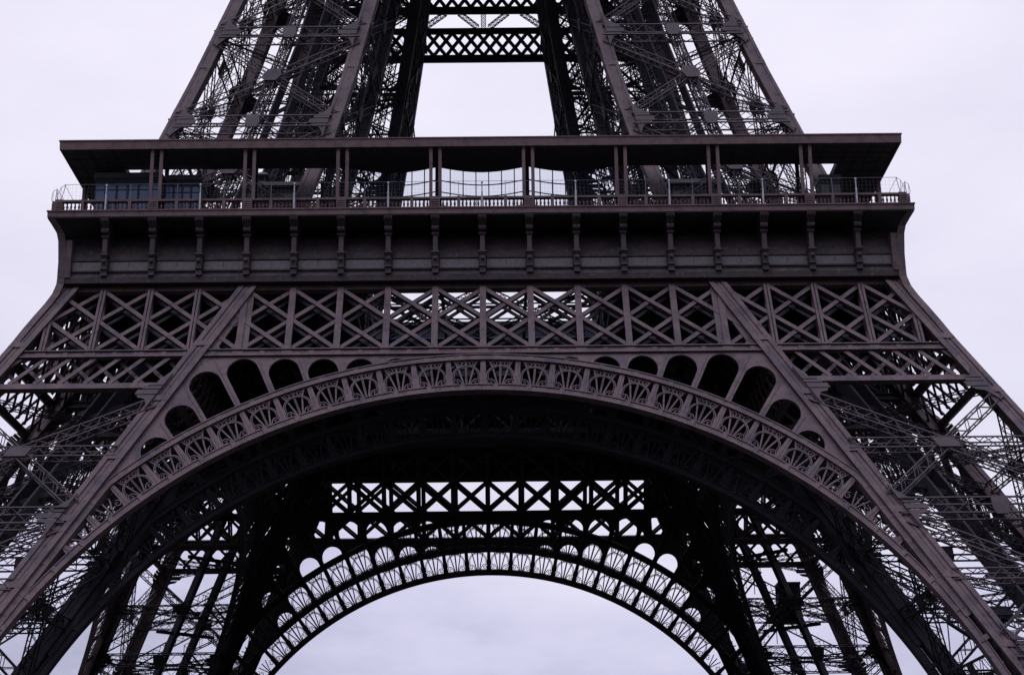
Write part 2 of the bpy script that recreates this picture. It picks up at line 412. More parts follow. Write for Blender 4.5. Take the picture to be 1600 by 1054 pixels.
# ---- the great arch
AC, RI, RO, DTH = 3.0, 37.47, 40.93, math.radians(3.955)
def rline(t): return 42.75/(math.sin(abs(t))+0.505*math.cos(t))   # inner edge of the leaning rafter
def rout(t):
    a = abs(t); r = RO-0.25*max(0, (math.degrees(a)-20))/30
    return min(r, rline(a)+0.25)
def AP(r, t, o=0.0): return FP(r*math.sin(t), AC+r*math.cos(t), o)
def arc_rim(mb, rf0, rf1, t0, t1, o0, o1, n=120):
    rings = []
    for i in range(n+1):
        t = t0+(t1-t0)*i/n
        a, b = rf0(t), rf1(t)
        rings.append([AP(a, t, o0), AP(b, t, o0), AP(b, t, o1), AP(a, t, o1)])
    mb.loft(rings)
arch_mb = MB()
TE = math.radians(82)
arc_rim(arch_mb, lambda t: RI, lambda t: RI+0.55, -TE, TE, -0.12, 0.12, 180)
arc_rim(arch_mb, lambda t: RI-0.02, lambda t: RI+0.07, -TE, TE, -0.35, 0.22, 180)
arc_rim(arch_mb, lambda t: RI+0.50, lambda t: RI+0.58, -TE, TE, -0.1, 0.20, 180)
TO = math.radians(62)
arc_rim(arch_mb, lambda t: rout(t)-0.52, lambda t: rout(t), -TO, TO, -0.08, 0.16, 120)
arc_rim(arch_mb, lambda t: rout(t)-0.54, lambda t: rout(t)-0.46, -TO, TO, -0.5, 0.24, 120)
arc_rim(arch_mb, lambda t: rout(t)-0.06, lambda t: rout(t)+0.02, -TO, TO, -0.5, 0.24, 120)
for k in range(-16, 17):                     # butt plates and seams on the two rims
    t = (k+0.37)*DTH; d = 0.19/39
    for ra, rb_ in ((RI+0.08, RI+0.50), (rout(t)-0.45, rout(t)-0.07)):
        if ra > RI+1 and abs(k) > 12: continue
        arch_mb.loft([[AP(r_, t-d, 0.10), AP(r_, t+d, 0.10), AP(r_, t+d, 0.19), AP(r_, t-d, 0.19)] for r_ in (ra, rb_)])
arch = obj('arch', arch_mb, IRON, tower)
# spandrel plate with the arcade of round-headed openings
def curve_plate(loops, th):
    cu = bpy.data.curves.new('plate', 'CURVE'); cu.dimensions = '2D'; cu.fill_mode = 'BOTH'; cu.extrude = th
    for lp in loops:
        sp = cu.splines.new('POLY'); sp.points.add(len(lp)-1); sp.use_cyclic_u = True
        for i, (x, y) in enumerate(lp): sp.points[i].co = (x, y, 0, 1)
    o = bpy.data.objects.new('tmp', cu); COL.objects.link(o); bpy.context.view_layer.update()
    me = bpy.data.meshes.new_from_object(o.evaluated_get(bpy.context.evaluated_depsgraph_get()))
    bpy.data.objects.remove(o); bpy.data.curves.remove(cu)
    return me
loop = []
for i in range(61):                         # lower edge follows the ring
    t = math.radians(-50+100*i/60); r = rout(t)-0.2
    loop.append((r*math.sin(t), AC+r*math.cos(t)))
def raf_in(z): return 18.85+0.505*(51.2-z)   # rafter's arch-side edge
zq = loop[-1][1]
side_pts = [(raf_in(z)+0.1, z) for z in (max(zq+0.3, 29.2), 33, 37, 41, 45, 49.3)]
top = [(15.75+S-0.25, 49.3), (5*S-0.32, 44.1)]
loop += side_pts+[(5*S-0.28, 50.9), (5*S-0.72, 50.9), (5*S-0.72, 44.05)]
loop += [(-x, z) for x, z in [(5*S-0.72, 44.05), (5*S-0.72, 50.9), (5*S-0.28, 50.9)]]+[(-x, z) for x, z in side_pts[::-1]]
holes = []
for k in range(2, 10):
    ph = (k+0.5)*DTH
    rt = 40.68/math.cos(ph)
    rt2 = 42.94/(math.sin(ph)+0.505*math.cos(ph))-0.62
    rt = min(rt, rt2) if k >= 6 else rt
    if rt-RO < 0.30: continue
    hw0 = DTH/2-0.0058
    rad = 1.28
    pts = []; n = 16
    for i in range(n+1):
        a = PI*i/n
        dt = hw0*math.cos(a); r_ = rt-rad*(1-math.sin(a))
        pts.append((r_, ph-dt))
    pts = [(max(r_, RO+0.02), t) for r_, t in pts]
    pts.append((RO+0.0, ph+hw0)); pts = [(RO+0.0, ph-hw0)]+pts
    q = []
    for r_, t in pts:
        c = (r_*math.sin(t), AC+r_*math.cos(t))
        if not q or (abs(c[0]-q[-1][0])+abs(c[1]-q[-1][1])) > 0.02: q.append(c)
    holes.append(q); holes.append([(-x, z) for x, z in q])
tri = [(raf_in(44.9)-0.75, 45.0), (raf_in(44.9)-1.0, 44.8), (5*S+0.75, 44.8), (5*S+0.48, 45.05), (5*S+0.30, 47.9), (5*S+0.50, 48.1), (raf_in(48.0)-0.62, 48.05)]
tri = [(raf_in(45)-0.95, 44.8), (5*S+0.62, 44.8), (5*S+0.36, 45.05), (5*S+0.15, 47.6), (5*S+0.28, 47.85), (raf_in(47.9)-0.75, 47.85), (raf_in(47.4)-0.62, 47.4), (raf_in(45.1)-0.70, 45.1)]
holes.append(tri); holes.append([(-x, z) for x, z in tri])
me = curve_plate([loop]+holes, 0.09)
for v in me.vertices: v.co = FP(v.co.x, v.co.y, v.co.z-0.02)
# radial stiffeners behind the spandrel plate (depth seen from below through the openings)
mb = MB()
for k in range(3, 10):
    for s_ in (-1, 1):
        t = s_*k*DTH; a = 40.9; b = min(40.7/math.cos(t), rline(t)-0.4)
        mb.bar(AP(a, t, -0.3), AP(b, t, -0.3), 0.08, 0.45, NF); mb.bar(AP(a, t, 0.09), AP(b, t, 0.09), 0.09, 0.06, NF)
mb2 = MB(); mb2.v = [tuple(v.co) for v in me.vertices]; mb2.f = [tuple(p.vertices) for p in me.polygons]
obj('spandrel_plate', join(mb2, mb), IRON, arch)

def ribbon(mb, c, pts, w_, o, th=0.07):
    """pts in cell coordinates (u across metres at mid radius, r radius)"""
    P = [AP(r_, c+u/39.2, o) for u, r_ in pts]
    mb.poly(P, w_, th, NF)
def spiral(cx, cy, r0_, a0, turns, direction, n=14):
    pts = []
    for i in range(n+1):
        f = i/n; a = a0+direction*turns*2*PI*f; r_ = r0_*(1-0.78*f)
        pts.append((cx+r_*math.cos(a), cy+r_*math.sin(a)))
    return pts
def scroll_cell(k):
    mb = MB(); c = (k+0.5)*DTH if k >= 0 else (k+0.5)*DTH
    rb = RI+0.55; kk = (k+0.5)
    r1 = rout(k*DTH)-0.5; r2 = rout((k+1)*DTH)-0.5
    H = min(r1, r2)-rb; hw = 39.2*DTH/2-0.26
    if H < 0.35: return None
    top = rb+H
    if H > 1.7:
        f = H/2.36
        ribbon(mb, c, [(0, rb), (0, top)], 0.17, 0.0); ribbon(mb, c, [(-0.045, rb), (-0.045, top)], 0.03, 0.05); ribbon(mb, c, [(0.045, rb), (0.045, top)], 0.03, 0.05)
        for s_ in (-1, 1):
            ribbon(mb, c, [(s_*0.18, rb+0.02), (s_*0.62, rb+1.75*f), (s_*0.92, top)], 0.13, 0.0)
            # double arch hoop
            for rad_, w_, o in ((1.0, 0.085, 0.02), (0.88, 0.05, 0.05)):
                pts = []
                for i in range(13):
                    a = i/12*PI/2
                    pts.append((s_*(hw-0.02)*rad_*math.sin(a), rb+(0.95+0.95*math.cos(a)*rad_)*f))
                pts.append((s_*(hw-0.02)*rad_, rb+0.55*f))
                ribbon(mb, c, pts, w_, o)
            # upper curls
            ribbon(mb, c, [(s_*x, y) for x, y in spiral(0.48, rb+2.03*f, 0.27*f, 0.2, 1.15, 1)], 0.075, 0.03)
            ribbon(mb, c, [(s_*0.75, rb+2.1*f), (s_*0.98, top)], 0.08, 0.03)
            ribbon(mb, c, [(s_*0.2, rb+2.12*f), (s_*0.1, top-0.05)], 0.06, 0.03)
            # lower curls growing from the foot of the spokes
            ribbon(mb, c, [(s_*0.30, rb+0.03), (s_*0.42, rb+0.30), (s_*0.56, rb+0.52), (s_*0.76, rb+0.62)], 0.085, 0.03)
            ribbon(mb, c, [(s_*x, y) for x, y in spiral(0.80, rb+0.34, 0.27, PI*0.5, 1.15, -1)], 0.075, 0.03)
    else:
        f = H
        ribbon(mb, c, [(0, rb), (0.0, top)], 0.12, 0.0)
        for s_ in (-1, 1):
            ribbon(mb, c, [(s_*0.1, rb), (s_*0.6, top)], 0.10, 0.0)
            ribbon(mb, c, [(s_*x, y) for x, y in spiral(0.85, rb+f*0.45, 0.32*min(1, f), PI*0.5, 1.15, -1)], 0.075, 0.03)
    # pillar on the cell's outer side (the side away from the crown)
    for kp in ({k, k+1} if k == 0 else ({k+1} if k > 0 else {k})):
        t = kp*DTH; r1 = rout(t)-0.5
        w0, w1 = 0.27, 0.20
        ring = []
        for r_, hw_ in ((rb-0.02, 0.34), (rb+0.5, 0.25), (rb+0.62*(r1-rb), 0.22), (r1+0.02, 0.19)):
            d = hw_/39.2
            ring.append([AP(r_, t-d, -0.05), AP(r_, t+d, -0.05), AP(r_, t+d, 0.07), AP(r_, t-d, 0.07)])
        mb.loft(ring)
        ring = []
        for r_ in (rb, r1):
            d = 0.04/39.2; ring.append([AP(r_, t-d, 0.07), AP(r_, t+d, 0.07), AP(r_, t+d, 0.11), AP(r_, t-d, 0.11)])
        mb.loft(ring)
    return mb
cells = []
for k in range(-13, 13):
    c = scroll_cell(k)
    if c: cells.append(c)
front_arch_cells = [c.mesh('scrollwork_panel') for c in cells]
whole = MB()
for c in cells:
    n0 = len(whole.v); whole.v += c.v; whole.f += [tuple(i+n0 for i in f) for f in c.f]
whole_me = whole.mesh('scrollwork')
def dress_arch(a, each):
    if each:
        for m_ in front_arch_cells: obj('scrollwork_panel', m_, IRON, a)
    else:
        o = obj('scrollwork', whole_me, IRON, a); o['kind'] = 'stuff'
post_me = {k: post_mb([k]).mesh('post') for k in range(-9, 10)}
post_all = post_mb(range(-9, 10)).mesh('posts')
def dress_belt(b, each):
    if each:
        for k in range(-9, 10): obj('post', post_me[k], IRON, b)
    else:
        o = obj('post', post_all, IRON, b); o['kind'] = 'stuff'
for k in range(4):
    for inner in (False, True):
        R = Matrix.Rotation(k*PI/2, 3, 'Z'); loc = R @ Vector(SHIFT) if inner else Vector((0, 0, 0))
        if k == 0 and not inner: a, b, bs = arch, belt, bands
        else:
            a, b = copy_tree(arch, tower), copy_tree(belt, tower); bs = [copy_tree(x, tower) for x in bands]
            for o in (a, b, *bs): o.location = loc; o.rotation_euler.z = k*PI/2
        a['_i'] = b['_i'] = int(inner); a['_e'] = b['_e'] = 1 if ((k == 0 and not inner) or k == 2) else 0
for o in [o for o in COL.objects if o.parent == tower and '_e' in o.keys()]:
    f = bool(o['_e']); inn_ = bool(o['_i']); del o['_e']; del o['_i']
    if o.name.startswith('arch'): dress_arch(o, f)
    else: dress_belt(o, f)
    if inn_:                                   # inner steelwork is recoloured darker, its shade put into the colour
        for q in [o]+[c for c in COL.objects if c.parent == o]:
            q.material_slots[0].link = 'OBJECT'; q.material_slots[0].material = IRON_DARK_SHADE
for p in spin(pier, tower): pass

# ---- corner brackets that sweep from the legs up to the gallery
mb = MB()
pts = [(36.1, 56.92), (35.75, 56.4), (35.42, 55.85), (35.28, 55.2), (35.2, 53.8), (35.14, 52.6), (35.2, 51.4), (35.42, 50.5), (35.85, 49.5), (36.45, 48.3), (37.2, 46.75), (37.9, 45.2)]
P0 = [Vector((-x, -x, z)) for x, z in pts]
for i in range(len(P0)-1):
    a, b = P0[i], P0[i+1]
    mb.loft([[(a.x-0.06, a.y-0.06, a.z), (a.x+0.10, a.y-0.06, a.z), (a.x+0.10, a.y+0.55, a.z), (a.x-0.06, a.y+0.55, a.z)],
             [(b.x-0.06, b.y-0.06, b.z), (b.x+0.10, b.y-0.06, b.z), (b.x+0.10, b.y+0.55, b.z), (b.x-0.06, b.y+0.55, b.z)]])
    mb.loft([[(a.x-0.05, a.y-0.055, a.z), (a.x-0.05, a.y+0.10, a.z), (a.x+0.55, a.y+0.10, a.z), (a.x+0.55, a.y-0.055, a.z)],
             [(b.x-0.05, b.y-0.055, b.z), (b.x-0.05, b.y+0.10, b.z), (b.x+0.55, b.y+0.10, b.z), (b.x+0.55, b.y-0.055, b.z)]])
mb.box(-35.24, -34.2, -35.24, -34.2, 52.0, 55.3)
cb = obj('corner_bracket', mb, IRON, tower); spin(cb, tower)

# ---- gallery: cornice, leaning frieze wall, slab
def ring_strip(mb, prof_pts, ext=0.0):
    """one side of a mitred square ring: profile of (half width, z) swept along x"""
    A = [(-h, -h, z) for h, z in prof_pts]; B = [(h, -h, z) for h, z in prof_pts]
    n = len(mb.v); m = len(A); mb.v += A+B
    for i in range(m):
        j = (i+1) % m; mb.f.append((n+i, n+j, n+m+j, n+m+i))
gal = MB()
ring_strip(gal, [(36.10, 57.00), (36.18, 57.02), (36.18, 57.46), (36.25, 57.50), (36.25, 57.60), (30.0, 57.60), (30.0, 57.00)])
gallery = obj('gallery', gal, BAL, tower)
cor = MB()
ring_strip(cor, [(34.95, 51.45), (35.16, 51.50), (35.16, 52.02), (35.06, 52.10), (34.2, 52.10), (34.2, 51.45)])
obj('cornice', cor, PANEL, gallery)
und = MB(); ring_strip(und, [(36.13, 56.93), (36.13, 56.997), (30.5, 56.997), (30.5, 56.93)]); obj('underside_shade_sheet', und, SOFF, gallery)  # separate darker sheet, the slab's underside shade put into its colour
wall = MB()
ring_strip(wall, [(34.92, 52.10), (34.80, 52.35), (34.70, 53.75), (34.55, 54.2), (34.15, 55.0), (33.5, 55.9), (32.7, 56.6), (31.8, 56.945), (31.5, 56.945), (31.5, 56.5), (33.2, 55.4), (34.0, 54.0), (34.3, 52.10)])
for z, p in ((53.62, 34.71), (52.62, 34.80)):
    ring_strip(wall, [(p, z-0.06), (p+0.09, z-0.04), (p+0.09, z+0.05), (p, z+0.07)])
for i in range(-35, 36):
    x = i*S/4
    if i % 4 == 0: continue
    if i % 2 == 0:
        wall.bar((x, -34.83, 52.15), (x, -34.73, 53.7), 0.05, 0.03); wall.bar((x, -34.56, 54.25), (x, -33.6, 55.85), 0.08, 0.08)
obj('frieze', wall, PANEL, gallery)
for k in range(-9, 9):
    m2 = MB(); x0, x1 = k*S+0.34, (k+1)*S-0.34
    if k == -9: x0 = -34.3
    if k == 8: x1 = 34.3
    m2.loft([[(x0, -34.82, 52.72), (x1, -34.82, 52.72), (x1, -34.70, 52.72), (x0, -34.70, 52.72)], [(x0, -34.735, 53.5), (x1, -34.735, 53.5), (x1, -34.6, 53.5), (x0, -34.6, 53.5)]])
    obj('frieze_panel', m2, WORN, gallery)
def corbel_mb(x):
    mb = MB()
    # tall bracket shaft
    mb.loft([[(x-0.20, -35.45, 53.95), (x+0.20, -35.45, 53.95), (x+0.22, -34.3, 53.95), (x-0.22, -34.3, 53.95)],
             [(x-0.19, -35.42, 55.75), (x+0.19, -35.42, 55.75), (x+0.2, -33.0, 55.75), (x-0.2, -33.0, 55.75)]])
    mb.loft([[(x-0.22, -35.42, 55.75), (x+0.22, -35.42, 55.75), (x+0.2, -33.2, 55.75), (x-0.2, -33.2, 55.75)],
             [(x-0.25, -35.85, 56.35), (x+0.25, -35.85, 56.35), (x+0.3, -33, 56.35), (x-0.3, -33, 56.35)],
             [(x-0.34, -36.1, 56.72), (x+0.34, -36.1, 56.72), (x+0.4, -33, 56.72), (x-0.4, -33, 56.72)],
             [(x-0.34, -36.15, 56.93), (x+0.34, -36.15, 56.93), (x+0.34, -33, 56.93), (x-0.34, -33, 56.93)]])
    for q in (-0.24, -0.08, 0.08, 0.24):        # leaf ribs of the capital
        mb.poly([(x+q*0.8, -35.48, 55.8), (x+q, -35.86, 56.3), (x+q*1.3, -36.14, 56.62), (x+q*1.2, -36.2, 56.86)], 0.09, 0.09)
    rings = []                                   # scroll roll under the capital
    for xx in (-0.30, 0.30):
        rings.append([(x+xx, -35.62+0.2*math.cos(a*PI/4), 55.95+0.22*math.sin(a*PI/4)) for a in range(8)])
    mb.loft(rings)
    rings = []
    for xx in (-0.3, 0.3):
        rings.append([(x+xx, -35.42+0.13*math.cos(a*PI/4), 55.5+0.13*math.sin(a*PI/4)) for a in range(8)])
    mb.loft(rings)
    mb.box(x-0.33, x+0.33, -35.66, -34.5, 53.80, 53.93); mb.box(x-0.28, x+0.28, -35.56, -34.5, 53.66, 53.80)
    mb.loft([[(x-0.23, -35.42, 52.75), (x+0.23, -35.42, 52.75), (x+0.28, -34.6, 52.75), (x-0.28, -34.6, 52.75)],
             [(x-0.25, -35.50, 53.66), (x+0.25, -35.50, 53.66), (x+0.30, -34.6, 53.66), (x-0.30, -34.6, 53.66)]])
    mb.lathe(x, -35.52, [(0.02, 53.12), (0.14, 53.18), (0.18, 53.3), (0.12, 53.42), (0.02, 53.46)], 8)
    mb.box(x-0.28, x+0.28, -35.48, -34.6, 52.62, 52.75)
    mb.box(x-0.24, x+0.24, -35.34, -34.6, 52.10, 52.62)
    return mb
for k in range(-8, 9): obj('corbel', corbel_mb(k*S), IRON_L, gallery)
spin(gallery, tower)

# ---- balustrade
def bx_top(mb, x, hw_, hd, z0, z1, y=-35.72): mb.box(x-hw_, x+hw_, y-hd, y+hd, z0, z1)
mb = MB()
mb.box(-35.55, 35.55, -35.95, -35.52, 57.604, 57.74); mb.box(-35.55, 35.55, -35.97, -35.50, 58.46, 58.62)
step = S/2/6
i = -108
for i in range(-109, 110):
    x = i*step
    if abs(x) > 35.6 or i % 6 == 0: continue
    mb.lathe(x, -35.72, [(0.09, 57.74), (0.05, 57.84), (0.095, 58.0), (0.10, 58.08), (0.045, 58.28), (0.075, 58.38), (0.09, 58.46)], 6)
bal = obj('balustrade', mb, BAL, tower)
for k in range(-18, 19):
    m2 = MB(); x = k*S/2
    big = (k % 4 == 2); hw_ = 0.40 if big else 0.13
    if abs(k) == 18: hw_ = 0.30
    m2.box(x-hw_, x+hw_, -36.0, -35.46, 57.603, 58.66)
    if big or abs(k) == 18:
        for z in (57.8, 58.0, 58.2, 58.4):
            m2.box(x-hw_*0.75, x+hw_*0.75, -36.05, -36.0, z-0.06, z+0.05)
    obj('pedestal', m2, BAL, bal)
spin(bal, tower)

# ---- promenade canopy on paired posts
mb = MB()
BAYS = [(-S, S), (-3*S, -S), (S, 3*S)]
def inner_edge(x):
    y = 31.1
    ax = abs(x)
    if ax < 3*S:
        c = 0 if ax < S else 2*S
        d = (ax-c)/S
        y -= 1.2*math.cos(d*PI/2)
    return y
nx = 96; top_, bot = [], []
xs = [-35.54+71.08*i/nx for i in range(nx+1)]
xs = sorted(set([round(x, 3) for x in xs]+[round(k*S, 3) for k in (-3, -1, 1, 3)]))
n0 = len(mb.v)
def inn(x):
    ax = abs(x); y = inner_edge(x)
    if ax > 28.6: y = max(y, ax-0.0) if ax > 31.1 else max(y, 31.1)
    return y
for x in xs:
    y0, y1 = -35.54, -inn(x)
    if abs(x) > 35.52: y1 = y0
    mb.v += [(x, y0, 63.42), (x, y1, 63.42), (x, y1, 64.02), (x, y0, 64.02)]
for i in range(len(xs)-1):
    a, b = n0+i*4, n0+i*4+4
    for q in range(4):
        r_ = (q+1) % 4; mb.f.append((a+q, a+r_, b+r_, b+q))
canopy = obj('canopy', mb, SOFF, tower)
m2 = MB(); ring_strip(m2, [(35.52, 63.34), (35.70, 63.34), (35.72, 64.04), (35.78, 64.08), (35.78, 64.18), (35.52, 64.20)])
obj('fascia', m2, BAL, canopy)
m2 = MB()                                        # boarded soffit joists
for i in range(-17, 18):
    x = i*S/2; m2.box(x-0.04, x+0.04, -35.5, -31.15, 63.33, 63.415)
for y in (-34.6, -33.5, -32.4): m2.box(-34.5, 34.5, y-0.03, y+0.03, 63.36, 63.413)
obj('joist', m2, SOFF, canopy)
for k in (-7, -5, -3, -1, 1, 3, 5, 7):
    for s_ in (-0.385, 0.385):
        m2 = MB(); x = k*S+s_
        m2.box(x-0.14, x+0.14, -35.50, -35.22, 57.603, 63.40); m2.box(x-0.19, x+0.19, -35.56, -35.18, 57.603, 57.85)
        obj('canopy_post', m2, BAL, canopy)
for k in (-3, -1, 1, 3):
    m2 = MB(); x = k*S; m2.box(x-0.16, x+0.16, -31.3, -31.0, 57.6, 63.42); obj('inner_post', m2, IRON_DARK_SHADE, canopy)
for k in (-7, -5, 5, 7):
    m2 = MB(); x = k*S; m2.box(x-0.12, x+0.12, -31.3, -31.06, 57.6, 63.42); obj('inner_post', m2, IRON_DARK_SHADE, canopy)
# bowed glazed screens of the three middle bays
for c in (0, -2*S, 2*S):
    m2 = MB(); g2 = MB(); nn = 7; PT = []
    for i in range(nn*3+1):
        x = c-S+2*S*i/(nn*3); PT.append((x, -31.1+1.2*math.cos((x-c)/S*PI/2)))
    for i, (x, y) in enumerate(PT):
        if i % 3 == 0 and 0 < i < nn*3: m2.box(x-0.045, x+0.045, y-0.05, y+0.05, 57.6, 63.42)
    for z, h in ((62.22, 0.05), (61.15, 0.05), (59.9, 0.05), (58.7, 0.06)):
        m2.poly([(x, y, z) for x, y in PT], 0.07, h*1.6, (0, 0, 1))
    sc_ = obj('glazing_frame', m2, IRON_DARK_SHADE, canopy)
    n0 = 0
    for i in range(len(PT)-1):
        a, b = PT[i], PT[i+1]
        g2.hexa([(a[0], a[1]-0.008, 57.65), (b[0], b[1]-0.008, 57.65), (b[0], b[1]+0.008, 57.65), (a[0], a[1]+0.008, 57.65),
                 (a[0], a[1]-0.008, 63.4), (b[0], b[1]-0.008, 63.4), (b[0], b[1]+0.008, 63.4), (a[0], a[1]+0.008, 63.4)])
    obj('pane', g2, GLASS_C, canopy)
spin(canopy, tower)

# ---- first floor with its central opening, and girders below
mb = MB()
VX, VY0, VY1 = 11.0, -18.5, 12.0
mb.box(-31.49, 31.49, -31.49, VY0, 56.7, 57.1); mb.box(-31.49, 31.49, VY1, 31.49, 56.7, 57.1)
mb.box(-31.49, -VX, VY0, VY1, 56.7, 57.1); mb.box(VX, 31.49, VY0, VY1, 56.7, 57.1)
floor_ = obj('first_floor', mb, IRON_DARK_SHADE, tower)
mb = MB()
for x in [k*S for k in range(-7, 8)]:
    segs = [(-31, 31)] if abs(x) > VX else [(-31, VY0), (VY1, 31)]
    for a, b in segs: mb.box(x-0.12, x+0.12, a, b, 55.7, 56.69)
for y in [k*S for k in range(-7, 8)]:
    segs = [(-31, 31)] if not (VY0 < y < VY1) else [(-31, -VX), (VX, 31)]
    for a, b in segs: mb.box(a, b, y-0.10, y+0.10, 55.9, 56.69)
obj('floor_beam', mb, IRON_DARK_SHADE, floor_)
def floor_girder(x0, y0, x1, y1, z0=51.4, z1=56.6):
    mb = MB(); a = Vector((x0, y0, 0)); b = Vector((x1, y1, 0)); L_ = (b-a).length; n = max(2, int(L_/5.2))
    d = (b-a).normalized(); nn = Vector((-d.y, d.x, 0))
    for z in (z0, z1): mb.bar(a+Vector((0, 0, z)), b+Vector((0, 0, z)), 0.55, 0.35, nn)
    for i in range(n+1):
        p = a.lerp(b, i/n); mb.bar(p+Vector((0, 0, z0)), p+Vector((0, 0, z1)), 0.28, 0.28, nn)
        if i < n:
            q = a.lerp(b, (i+1)/n)
            mb.bar(p+Vector((0, 0, z0)), q+Vector((0, 0, z1)), 0.26, 0.14, nn); mb.bar(p+Vector((0, 0, z1)), q+Vector((0, 0, z0)), 0.26, 0.14, nn)
    return mb
for y in (13.0, 19.0, 26.0): obj('floor_girder', floor_girder(-30, y, 30, y), IRON_DARK_SHADE, floor_)
for x in (-26, -18.3, -11.2, 11.2, 18.3, 26): obj('floor_girder', floor_girder(x, -30, x, 30), IRON_DARK_SHADE, floor_)
# inclined bracing around the opening, seen through the front truss
mb = MB()
for x0, x1 in ((-9, 0), (0, 9)):
    girder(mb, (x0, -33, 51.4), (x1, -20, 51.6), 0.6, 0.4, (0, 0, 1), ch=0.09, lac=0.045, xlace=False); girder(mb, (x1, -33, 51.4), (x0, -20, 51.6), 0.6, 0.4, (0, 0, 1), ch=0.09, lac=0.045, xlace=False)
for y in (-15.0, -10.5):
    mb.bar((-10.9, y, 56.4), (10.9, y, 56.4), 0.12, 0.12)
for x0 in (-11, -3.9, 3.9):
    x1 = x0+7.3; ym = -14.6
    for a, b in (((x0, -18.4), (x1-2.2, -9.5)), ((x1, -18.4), (x0+2.2, -9.5)), ((x0+1.2, ym), (x1-1.2, ym))):
        mb.bar((*a, 56.2), (*b, 56.2), 0.32, 0.22, (0, 0, 1))
for x in (-3.9, 3.9): mb.bar((x, -18.4, 56.3), (x, 11.9, 56.3), 0.16, 0.3)
obj('wind_bracing', mb, IRON_DARK_SHADE, floor_)

# ---- horizontal lattice belts below the second floor
def upper_belt(z0, z1, hole=1.53, rows=2):
    mb = MB(); f = lambda x, z, o=0: Vector((x, -(HO(z)+0.62+o), z))
    hx = HO(z0)
    mb.bar(f(-hx, z0+0.42), f(hx, z0+0.42), 0.86, 0.5, (0, -1, 0)); mb.bar(f(-HO(z1), z1-0.34), f(HO(z1), z1-0.34), 0.66, 0.5, (0, -1, 0))
    a, b = z0+0.8, z1-0.62; H = b-a
    n = int(2*hx/hole)+6
    for i in range(-n//2-3, n//2+3):
        for s_ in (-1, 1):
            x = i*hole; x1 = x+s_*hole*rows*0.75*0.98
            p, q = Vector((x, a)), Vector((x1, b)); pts = [p.lerp(q, t/12) for t in range(13)]
            pts = [r_ for r_ in pts if abs(r_.x) < HO(r_.y)]
            if len(pts) > 1: mb.bar(f(pts[0].x, pts[0].y), f(pts[-1].x, pts[-1].y), 0.42, 0.16, (0, -1, 0))
    return mb
for z0, z1 in ((99.75, 103.9), (105.7, 110.0)):
    ub = obj('upper_belt', upper_belt(z0, z1), IRON_DARK_SHADE, tower); spin(ub, tower)
mb = MB()
for s_ in (-1, 0, 1):
    x = s_*7.2; y = -(HO(104.8)+0.4)
    if s_: girder(mb, (x*1.0, y, 103.8), (x-s_*2.6, y, 105.8), 0.55, 0.4, (0, 1, 0), ch=0.07, lac=0.05)
    else:
        for q in (-1, 1): girder(mb, (q*0.7, y, 103.8), (q*3.0, y, 105.8), 0.55, 0.4, (0, 1, 0), ch=0.07, lac=0.05)
        girder(mb, (0, y, 103.8), (0, y, 105.8), 0.55, 0.4, (0, 1, 0), ch=0.07, lac=0.05)
kb = obj('belt_bracing', mb, IRON_L, tower); spin(kb, tower)
mb = MB(); mb.box(-19.5, 19.5, -19.5, 19.5, 115.4, 116.2); obj('second_floor', mb, IRON_DARK_SHADE, tower)

# ------------------------------------------------------------------ things standing on the first floor
def window_block(name, label, cat, x0, x1, y0, y1, z1, panes, zs0, zs1, mull=0.09, roof=0.35, transom=None, glz=None):
    r = thing(name, label, cat, loc=((x0+x1)/2, (y0+y1)/2, 57.61))
    cx, cy = (x0+x1)/2, (y0+y1)/2
    X0, X1, Y0, Y1 = x0-cx, x1-cx, y0-cy, y1-cy; Z = z1-57.61; a, b = zs0-57.61, zs1-57.61
    m_ = MB(); m_.box(X0, X1, Y0+0.12, Y1, 0, a-0.003); m_.box(X0, X1, Y0+0.12, Y1, b+0.003, Z)
    m_.box(X0+0.3, X1-0.3, Y0+2.2, Y1-0.02, a-0.002, b+0.002)
    for xx in (X0+0.15, X1-0.15): m_.box(xx-0.14, xx+0.14, Y0+0.14, Y1-0.04, a-0.002, b+0.002)
    obj('wall', m_, WALLB, r)
    m_ = MB(); m_.box(X0-roof, X1+roof, Y0-roof, Y1+roof, Z+0.002, Z+0.28); m_.box(X0-roof*0.3, X1+roof*0.3, Y0-roof*0.3, Y1+roof*0.3, Z+0.282, Z+0.5); obj('roof', m_, ROOFM, r)
    n = panes; wdt = (X1-X0)/n
    for i in range(n):
        f = MB(); p, q = X0+i*wdt, X0+(i+1)*wdt
        f.box(p, p+mull, Y0, Y0+0.11, a, b); f.box(q-mull, q, Y0, Y0+0.11, a, b)
        f.box(p+mull, q-mull, Y0, Y0+0.11, a, a+mull); f.box(p+mull, q-mull, Y0, Y0+0.11, b-mull, b)
        if transom: f.box(p+mull, q-mull, Y0+0.01, Y0+0.10, b-transom-mull, b-transom)
        fo = obj('window', f, WALLB, r)
        g_ = MB(); g_.box(p+mull, q-mull, Y0+0.05, Y0+0.07, a+mull, b-mull); obj('pane', g_, glz or GLASS_B, fo)
    return r
window_block('glazed_pavilion', 'blue glazed pavilion at the left end of the first-floor gallery', 'pavilion', -33.5, -27.8, -31.75, -27.5, 62.4, 6, 58.9, 61.95, transom=0.6, roof=0.12)
window_block('entrance_lodge', 'small dark blue lodge right of the glazed pavilion, with narrow door panes', 'lodge', -27.45, -24.45, -31.6, -28.2, 62.2, 4, 58.9, 61.7, transom=0.6, roof=0.1)
window_block('refreshment_kiosk', 'dark kiosk with a pale lit window strip, left of centre behind the balustrade', 'kiosk', -21.3, -16.9, -25.4, -21, 64.1, 3, 61.6, 63.6, roof=0.5, glz=GLASS_D)
